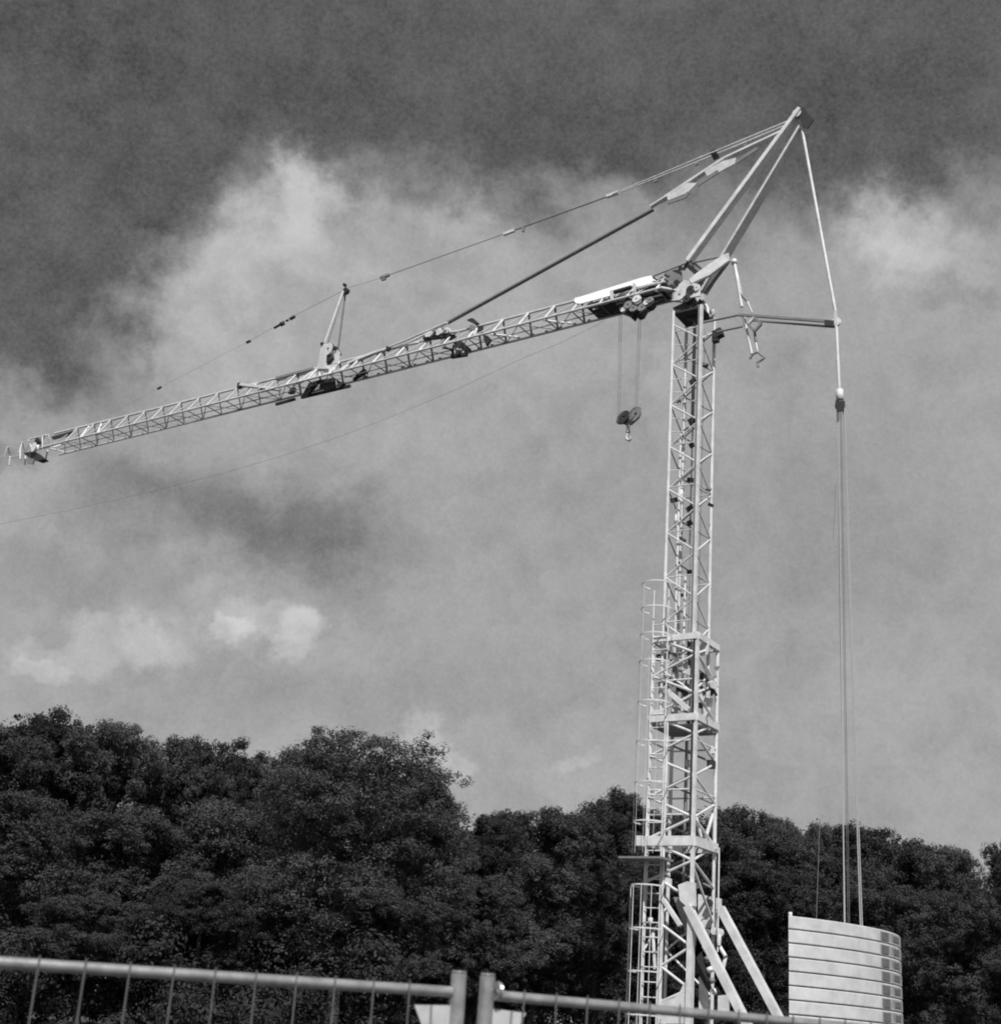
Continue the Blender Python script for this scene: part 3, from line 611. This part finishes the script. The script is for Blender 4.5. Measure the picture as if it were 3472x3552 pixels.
for k, (a, b) in enumerate((((860, 1055), (1050, 930)), ((900, 1040), (1085, 950)), ((1010, 1010), (1090, 940)), ((1110, 980), (1115, 905)), ((1290, 930), (1400, 850)))): rod('winch_stay', at(*K2(*a), .5), at(*K2(*b), .2), .1, PAINT, CR0, 'box')
for pts in (((1130, 1010), (1250, 990), (1260, 1090), (1180, 1120), (1120, 1080)), ((1020, 1040), (1120, 1010), (1000, 1150), (960, 1150)), ((850, 1085), (880, 1075), (870, 1130), (820, 1135)), ((1280, 1010), (1350, 1040), (1300, 1090)), ((1480, 950), (1540, 900), (1560, 930), (1430, 1010))):
    plate('machine_box', [(*K2(*q), -.25) for q in pts], 0, .2, DARK)
rod('machine_rail', at(*K2(940, 1170), -.55), at(*K2(1400, 1060), -.55), .13, DARK, CR0, 'box'); rod('machine_rail', at(*K2(700, 1235), -.55), at(*K2(880, 1185), -.55), .12, DARK, CR0, 'box')
# fold levers on top of the outer jib
rod('fold_lever', at(*K2(370, 1050), .15), at(*K2(740, 1095), .35), .22, PAINT, CR0, 'box', .14); box('fold_lever', at(*K2(358, 1060), .1), (.2, .2, .3), DARK, CR0)
plate('fold_lever', [(*K2(*q), .2) for q in ((540, 1085), (660, 1100), (560, 1125))], 0, .05, GREY)
rod('fold_bar', at(*K2(540, 1030), .1), at(*K2(710, 990), .1), .07, GREY, CR0); rod('fold_bar', at(*K2(700, 990), .1), at(*K2(1050, 900), .1), .13, GREY, CR0, 'box'); rod('fold_bar', at(*K2(720, 1005), -.2), at(*K2(1040, 925), -.2), .1, GREY, CR0, 'box')
rod('fold_bar', at(*K2(1385, 850), .2), at(*K2(1640, 745), .15), .22, PAINT, CR0, 'box', .12); rod('fold_bar', at(*K2(1640, 745), .15), at(*K2(1750, 712), .15), .2, PAINT, CR0, 'box', .12); rod('fold_bar', at(*K2(1750, 712), .15), at(*K2(2050, 650), .15), .13, PAINT, CR0)
box('fold_pin', at(*K2(1758, 712), .3), (.14, .2, .2), DARK, CR0)
# --- jib tip
def K1(x, y): return .1059 * x, 374.4 + .1059 * y
plate('tip_plate', [(*K1(*q), .2) for q in ((490, 590), (690, 535), (640, 580), (500, 615))], 0, .1, DARK, jib)
plate('tip_pan', [(*K1(*q), 0) for q in ((240, 755), (350, 740), (440, 810), (380, 828), (300, 800))], 0, .4, DARK, jib)
plate('tip_pan', [(*K1(*q), .2) for q in ((250, 790), (330, 800), (310, 850), (260, 840))], 0, .1, GREY, jib)
wheel('tip_sheave', at(*K1(330, 690), .3), (.2, 1, 0), .3, .2, WHITE, jib); wheel('tip_sheave', at(*K1(355, 635), .3), (.2, 1, 0), .24, .2, DARK, jib)
for a, b in (((450, 560), (480, 680)), ((430, 570), (360, 700)), ((400, 590), (400, 700)), ((280, 620), (240, 740)), ((210, 640), (180, 740)), ((210, 640), (240, 740)), ((280, 610), (460, 570)), ((240, 735), (480, 680)), ((450, 720), (430, 800)), ((270, 620), (300, 700)), ((500, 690), (620, 650)), ((480, 700), (620, 740)), ((70, 680), (40, 780)), ((75, 680), (95, 770)), ((95, 770), (85, 860)), ((190, 700), (190, 800)), ((240, 760), (235, 850))):
    rod('tip_rail', at(*K1(*a), random.uniform(-.3, .5)), at(*K1(*b), random.uniform(-.3, .5)), .09, PAINT, jib)
rod('tip_arm', at(*K1(240, 760), 0), at(*K1(40, 790), 0), .06, PAINT, jib)
for q in ((750, 605, 840, 490), (915, 570, 955, 465)): rod('tip_rail', at(*K1(q[0], q[1]), .55), at(*K1(q[2], q[3]), .05), .09, WHITE, jib)
# flood lamps along the lower chord of the outer jib
# --- hook block (hangs from the ropes)
HBp = at(626.6, 414, 0); world = lambda q: O + UX * q.x + VX * q.y + Vector((0, 0, q.z))
hb = empty('hook_block', world(HBp), math.atan2(UX.y, UX.x)); tag(hb, 'dark grooved hook block hanging on thin ropes left of the mast', 'crane hook')
def q3(x, y, v=0):  # enlargement of the hook
    return at(576 + .0757 * x, 331.2 + .0757 * y, v) - HBp
for px, py, r in ((600, 1140, .33), (755, 1100, .36)):
    for i, v in enumerate((-.16, -.06, .04, .14)): wheel('sheave', q3(px + i * 9, py, v), (.35, 1, .25), r, .07, (DARK, GREY)[i % 2] if px > 700 else (GREY, DARK)[i % 2], hb)
prism('side_plate', [q3(x, y, .2) for x, y in ((560, 1200), (640, 1225), (720, 1235), (820, 1140), (800, 1080), (700, 1180), (600, 1150))], (0, -.05, 0), DARK, hb)
prism('side_plate', [q3(x, y, -.2) for x, y in ((560, 1200), (640, 1235), (720, 1240), (830, 1140), (780, 1080), (700, 1180), (600, 1150))], (0, -.05, 0), PAINT, hb)
rod('swivel', q3(680, 1220), q3(680, 1340), .16, PAINT, hb, 'tube'); rod('swivel_nut', q3(660, 1335), q3(700, 1330), .12, DARK, hb, 'tube')
cable('hook', [q3(x, y) for x, y in ((678, 1340), (668, 1370), (655, 1395), (662, 1430), (690, 1445), (712, 1425), (712, 1400))], .06, PAINT, hb)
# --- slack line below the jib
pl = [(604, 321), (560, 343), (525, 357), (457, 389), (390, 417), (341, 436), (278, 457), (220, 474), (150, 492), (70, 510), (-20, 528), (-120, 545)]
cb = cable('slack_line', [world(at(x, y, .2)) for x, y in pl], .0062, ROPE); tag(cb, 'thin slack line sagging from the trolley to the left beneath the jib', 'cable')

# ------------------------------------------------------------------ mesh fence in the foreground
AL = R_(27.5); FD = Vector((math.cos(AL), math.sin(AL), 0)); FN = Vector((math.sin(AL), -math.cos(AL), 0))
def ground_pt(x, depth):  # point at depth along the view direction, seen at column x near the horizon
    d = ray(x, 1000); d = d / d.dot(Vector((0, 1, 0))); return Vector((d.x * depth, depth, 0))
F0 = ground_pt(457, 3.62)
def panel(name, s0, s1, label, zr=0.0, wires0=.06):
    org = F0 + FD * s0; e = empty(name, org, AL); tag(e, label, 'fence', 'mesh fences in the foreground')
    Lp = s1 - s0; RZ = 1.764 + zr
    if s0 < 0: e.rotation_euler = (0, -R_(1.1), AL); e.location = org + FD * RZ * math.sin(R_(1.1)) - Vector((0, 0, Lp * math.sin(R_(1.1))))
    for x in (0, Lp): rod('post', (x, 0, .08), (x, 0, RZ + .045), .04, ZINC, e, 'tube'); 
    for x in (0, Lp):
        wv = rod('post_cap', (x, 0, RZ + .045), (x, 0, RZ + .052), .036, ZINC, e, 'tube')
    rod('top_rail', (.02, 0, RZ), (Lp - .02, 0, RZ), .026, ZINC, e, 'tube'); rod('bottom_rail', (.02, 0, .15), (Lp - .02, 0, .15), .026, ZINC, e, 'tube')
    x = wires0
    while x < Lp - .04:
        rod('vertical_wire', (x, -.016, .12), (x + random.uniform(-.004, .004), -.016, RZ + .02), .0042, WIRE, e); x += .1
    z = .3
    while z < RZ - .25: rod('horizontal_wire', (.02, -.02, z), (Lp - .02, -.02, z), .004, WIRE, e); z += .2
    for x, s in ((.02, 1), (Lp - .02, -1)):
        prism('corner_plate', [(x, -.002, RZ - .032), (x + s * .10, -.002, RZ - .036), (x + s * .03, -.002, RZ - .17), (x, -.002, RZ - .17)], (0, .004, 0), PLATE, e)
        rod('plate_seam', (x + s * .055, -.006, RZ - .034), (x + s * .05, -.006, RZ - .15), .006, GREY, e)
    return e
panel('mesh_fence', -3.5, 0, 'galvanised mesh fence panel left of the paired posts', 0)
panel('mesh_fence', .082, 3.58, 'galvanised mesh fence panel right of the paired posts, in front of the crane', 0, .1)
cl = empty('fence_clamp', F0 + FD * .082 + Vector((0, 0, 1.775)), AL); tag(cl, 'small bright metal clamp on the right-hand fence post', 'clamp')
wheel('clamp_ring', (.022, -.01, .0), (1, .2, 0), .024, .012, ZINC, cl); rod('clamp_bolt', (.02, -.03, .0), (.03, .03, .0), .012, ZINC, cl)
for s, lb in ((.041, 'concrete foot under the paired fence posts'), (-3.5, 'concrete foot under the left end of the left fence panel'), (3.62, 'concrete foot under the right end of the right fence panel')):
    c = F0 + FD * s; ft = bpy.data.meshes.new('concrete_block'); bm = bmesh.new(); bmesh.ops.create_cube(bm, size=1); bmesh.ops.scale(bm, vec=(.24, .7, .14), verts=bm.verts); bmesh.ops.bevel(bm, geom=bm.edges[:], offset=.03, segments=2)
    bm.to_mesh(ft); bm.free(); ft.materials.append(CONCD); o = bpy.data.objects.new('concrete_block', ft); COL.objects.link(o); o.location = c + Vector((0, 0, .07)); o.rotation_euler = (0, 0, AL)
    tag(o, lb, 'concrete block', 'concrete blocks carrying the fence')

# ------------------------------------------------------------------ trees
def leaves_mesh(name, centers, radii, per, size, mt, flat=.8):
    """leaf-sized quads on the shells of many small clumps"""
    C = np.repeat(np.array(centers), per, 0); Rr = np.repeat(np.array(radii), per)
    n = len(C); d = rng.normal(size=(n, 3)); d /= np.linalg.norm(d, axis=1)[:, None]
    rad = Rr * (rng.uniform(.62, 1, n) ** .5) * rng.uniform(.8, 1.12, n) * np.where(rng.uniform(size=n) < .15, 1.2, 1)
    P = C + d * rad[:, None] * np.array([1, 1, flat])
    nr = d * 1.0 + rng.normal(size=(n, 3)) * .30 + np.array([0, 0, .35]); nr /= np.linalg.norm(nr, axis=1)[:, None]
    t = np.cross(nr, rng.normal(size=(n, 3))); t /= np.linalg.norm(t, axis=1)[:, None]; b = np.cross(nr, t)
    s = size * rng.uniform(.6, 1.35, n)[:, None] / 2
    V = np.stack([P - t * s, P - b * s * .55, P + t * s, P + b * s * .55], 1).reshape(-1, 3)
    me = bpy.data.meshes.new(name); me.vertices.add(len(V)); me.vertices.foreach_set('co', V.astype(np.float32).ravel())
    me.loops.add(len(V)); me.loops.foreach_set('vertex_index', np.arange(len(V), dtype=np.int32))
    me.polygons.add(n); me.polygons.foreach_set('loop_start', np.arange(0, len(V), 4, dtype=np.int32))
    me.update(calc_edges=True); me.validate(); me.materials.append(mt); return me
def crown_centers(kind, seed):
    """leaf sprays (centre, radius): limbs -> masses -> clusters -> sprays; the unit tree is 16 m tall"""
    r = np.random.default_rng(seed); cs, rs = [], []
    def unitv(up=0.0):
        d = r.normal(size=3); d[2] += up; return d / np.linalg.norm(d)
    masses = [(0, 0, 12.4, 2.9), (0, 0, 8.5, 3.3)]
    for i in range(11):
        a = i * 2.4 + r.uniform(-.5, .5); z = r.uniform(3.5, 12.8); q = 3.1 * math.sin(math.pi * min(1, (16.8 - z) / 13)) ** .6 * r.uniform(.7, 1.2)
        masses.append((q * math.cos(a), q * math.sin(a), z, r.uniform(1.3, 2.4)))
    for i in range(3): masses.append((r.uniform(-1.8, 1.8), r.uniform(-1.8, 1.8), r.uniform(13, 14.3), r.uniform(1.0, 1.7)))
    for (x, y, z, R) in masses:
        for k in range(int(5 + R * 3.0)):
            d = unitv(.5); f = r.uniform(.65, 1.12); c = np.array((x, y, z)) + d * R * f * np.array((1, 1, .85)); q = r.uniform(.55, 1.05)
            for m_ in range(int(6 + q * 5)):
                e = unitv(.55); p = c + e * q * r.uniform(.6, 1.1) * np.array((1.15, 1.15, .75))
                cs.append((p[0], p[1], min(p[2], 15.75))); rs.append(r.uniform(.24, .5))
    return cs, rs
def branch_mesh(name, seed, cone=False):
    r = random.Random(seed); V, Fc = [], []
    def limb(a, b, ra, rb, n=7):
        a, b = Vector(a), Vector(b); z = (b - a).normalized(); x = z.orthogonal().normalized(); y = z.cross(x); i0 = len(V)
        for c, q in ((a, ra), (b, rb)):
            for k in range(n): V.append(c + (x * math.cos(k * 2 * math.pi / n) + y * math.sin(k * 2 * math.pi / n)) * q)
        for k in range(n): Fc.append((i0 + k, i0 + (k + 1) % n, i0 + n + (k + 1) % n, i0 + n + k))
    p = Vector((0, 0, -.3)); rad = .34
    for i in range(6):
        q = p + Vector((r.uniform(-.25, .25), r.uniform(-.25, .25), 2.2)); limb(p, q, rad, rad * .82); p = q; rad *= .82
        if i > 0 and not cone:
            for k in range(3):
                a = r.uniform(0, 6.28); l = r.uniform(1.6, 2.8) * (1 - i * .1); m1 = p + Vector((math.cos(a) * l * .6, math.sin(a) * l * .6, l * .45)); e1 = m1 + Vector((math.cos(a + .4) * l * .6, math.sin(a + .4) * l * .6, l * .4))
                if i < 5: limb(p, m1, rad * .5, rad * .32, 5); 
                if i < 5: limb(m1, e1, rad * .32, rad * .1, 5)
    me = bpy.data.meshes.new(name); me.from_pydata([tuple(q) for q in V], [], Fc); me.update(); me.shade_smooth(); me.materials.append(BARK); return me
CROWNS = []
for i in range(6):
    cs, rs = crown_centers('broad', 100 + i)
    CROWNS.append((leaves_mesh('crown', cs, rs, 64, .155, LEAF[i % 3 if i < 5 else 0]), branch_mesh('trunk', i)))
cs, rs = crown_centers('broad', 321); c2, r2 = crown_centers('broad', 77)
CROWNS.append((leaves_mesh('crown', cs + [(a * 1.05, b * 1.05, c * .97) for a, b, c in c2], [q * .8 for q in rs + r2], 52, .115, LEAF[2]), branch_mesh('trunk', 31)))
def tree(x, ytop, D, wpx, var, label, group='broadleaf trees at the edge of the wood', name='broadleaf_tree'):
    d = ray(x, ytop); d = d / d.y; top = CC + d * D; h = top.z * 1.025
    cr, tk = CROWNS[var]
    sc = h / 16.0; sw = (wpx / FPX * D) / 3.4
    e = empty(name, (top.x, top.y, 0), random.uniform(0, 6.28)); e.scale = (sw, sw, sc)
    for nm, me in (('crown', cr), ('trunk', tk)):
        o = bpy.data.objects.new(nm, me); COL.objects.link(o); o.parent = e
    tag(e, label, 'tree', group); return e
T = [
 (12, 722, 64, 62, 0, 'dark broad tree cut by the left picture edge, tallest row'),
 (64, 709, 67, 55, 1, 'tall dark tree whose crown makes the highest bump at far left'),
 (115, 718, 66, 55, 2, 'rounded tree just right of the highest far-left crown'),
 (168, 732, 69, 52, 3, 'tree in the left skyline with a low flat top, third crown from the highest one'),
 (222, 737, 72, 46, 4, 'narrower tree in the skyline left of the big central-left tree'),
 (262, 752, 74, 40, 1, 'lower tree filling the notch left of the big leafy tree'),
 (305, 742, 62, 50, 5, 'leafy tree forming the left shoulder of the big crown'),
 (360, 737, 56, 80, 6, 'largest leafy tree with the broad crown left of centre'),
 (425, 778, 60, 46, 2, 'sloping right shoulder of foliage beside the big clump, separate smaller tree'),
 (447, 815, 63, 36, 3, 'small tree at the foot of the slope right of the big clump'),
 (497, 815, 76, 46, 4, 'mid-height tree above the gap between the fence posts'),
 (552, 800, 78, 48, 5, 'rounded tree between the fence posts and the crane ladder'),
 (613, 788, 82, 40, 1, 'taller dark tree just left of the crane mast'),
 (656, 805, 82, 44, 0, 'tree directly behind the crane ladder cage'),
 (705, 805, 84, 46, 3, 'tree directly behind the right side of the crane mast'),
 (772, 820, 78, 46, 0, 'round-topped tree standing in front of the slender trees'),
 (822, 826, 80, 36, 2, 'round-topped tree between the slender trees and the paired hanging ropes'),
 (865, 824, 80, 50, 4, 'broad rounded tree behind the ropes above the ballast slabs'),
 (912, 832, 78, 44, 5, 'tree with sloping top right of the ballast ropes'),
 (955, 846, 76, 44, 2, 'lower tree in the dip near the right picture edge'),
 (1004, 838, 62, 34, 1, 'dark near tree cut by the right picture edge'),
 (60, 800, 57, 62, 3, 'lower dark tree in the front row at far left'),
 (150, 810, 58, 64, 5, 'front-row tree below the flat left skyline'),
 (235, 800, 60, 56, 2, 'front-row tree left of the big leafy clump'),
 (200, 880, 54, 46, 4, 'small pale-leaved tree rising over the left fence rail'),
 (100, 890, 53, 50, 0, 'small dark tree over the left fence rail near the edge'),
 (400, 880, 55, 44, 3, 'low leafy tree just left of the paired fence posts'),
 (475, 870, 63, 50, 5, 'low tree behind the paired fence posts'),
 (540, 860, 66, 50, 2, 'low tree right of the paired fence posts'),
 (600, 865, 67, 50, 0, 'low tree left of the ladder cage'),
 (680, 860, 68, 52, 4, 'low tree behind the foot of the mast'),
 (760, 860, 68, 52, 1, 'low tree between the raking struts and the ballast slabs'),
 (835, 865, 68, 50, 3, 'low tree behind the left end of the ballast slabs'),
 (905, 880, 66, 46, 5, 'low tree behind the right end of the ballast slabs'),
 (965, 885, 62, 46, 0, 'low dark tree right of the ballast slabs'),
]
for t in T: tree(*t)
for x, y, D, w, var, lb in ((744, 806, 85, 26, 1, 'slender tree whose top rises nearest the right side of the mast'), (768, 811, 87, 22, 4, 'slenderest tree top, midway between the mast and the single hanging rope'), (790, 818, 84, 24, 2, 'slender tree top just left of the single hanging rope'), (817, 819, 84, 28, 5, 'slender tree top directly behind the single hanging rope')):
    tree(x, y, D, w, var, lb, 'slender trees in the right skyline', 'slender_tree')
# scrub closing the foot of the wood, and the wood's depth behind
cs, rs = [], []
for i in range(420):
    a = random.uniform(-.62, .62); D = random.uniform(66, 80) if a > -.05 else random.uniform(50, 62)
    cs.append((D * math.tan(a), D, random.uniform(.4, 3.6))); rs.append(random.uniform(.6, 1.5))
o = bpy.data.objects.new('undergrowth', leaves_mesh('undergrowth', cs, rs, 420, .18, LEAF[1])); COL.objects.link(o); tag(o, 'dense dark undergrowth along the foot of the wood', 'undergrowth', kind='stuff')
cs, rs = [], []
for i in range(900):
    x = random.uniform(-60, 1060); ysk = np.interp(x, [0, 60, 250, 300, 400, 450, 620, 700, 800, 870, 960, 1000], [745, 745, 775, 770, 775, 840, 825, 830, 848, 850, 880, 885])
    D = random.uniform(92, 110); y = random.uniform(ysk, 1040); d = ray(x, y); d = d / d.y; q = CC + d * D
    cs.append((q.x, q.y, max(q.z, .5))); rs.append(random.uniform(1.5, 2.6))
o = bpy.data.objects.new('background_wood', leaves_mesh('background_wood', cs, rs, 420, .3, LEAF[1])); COL.objects.link(o); tag(o, 'deeper wood filling the gaps behind the front trees', 'wood', kind='stuff')
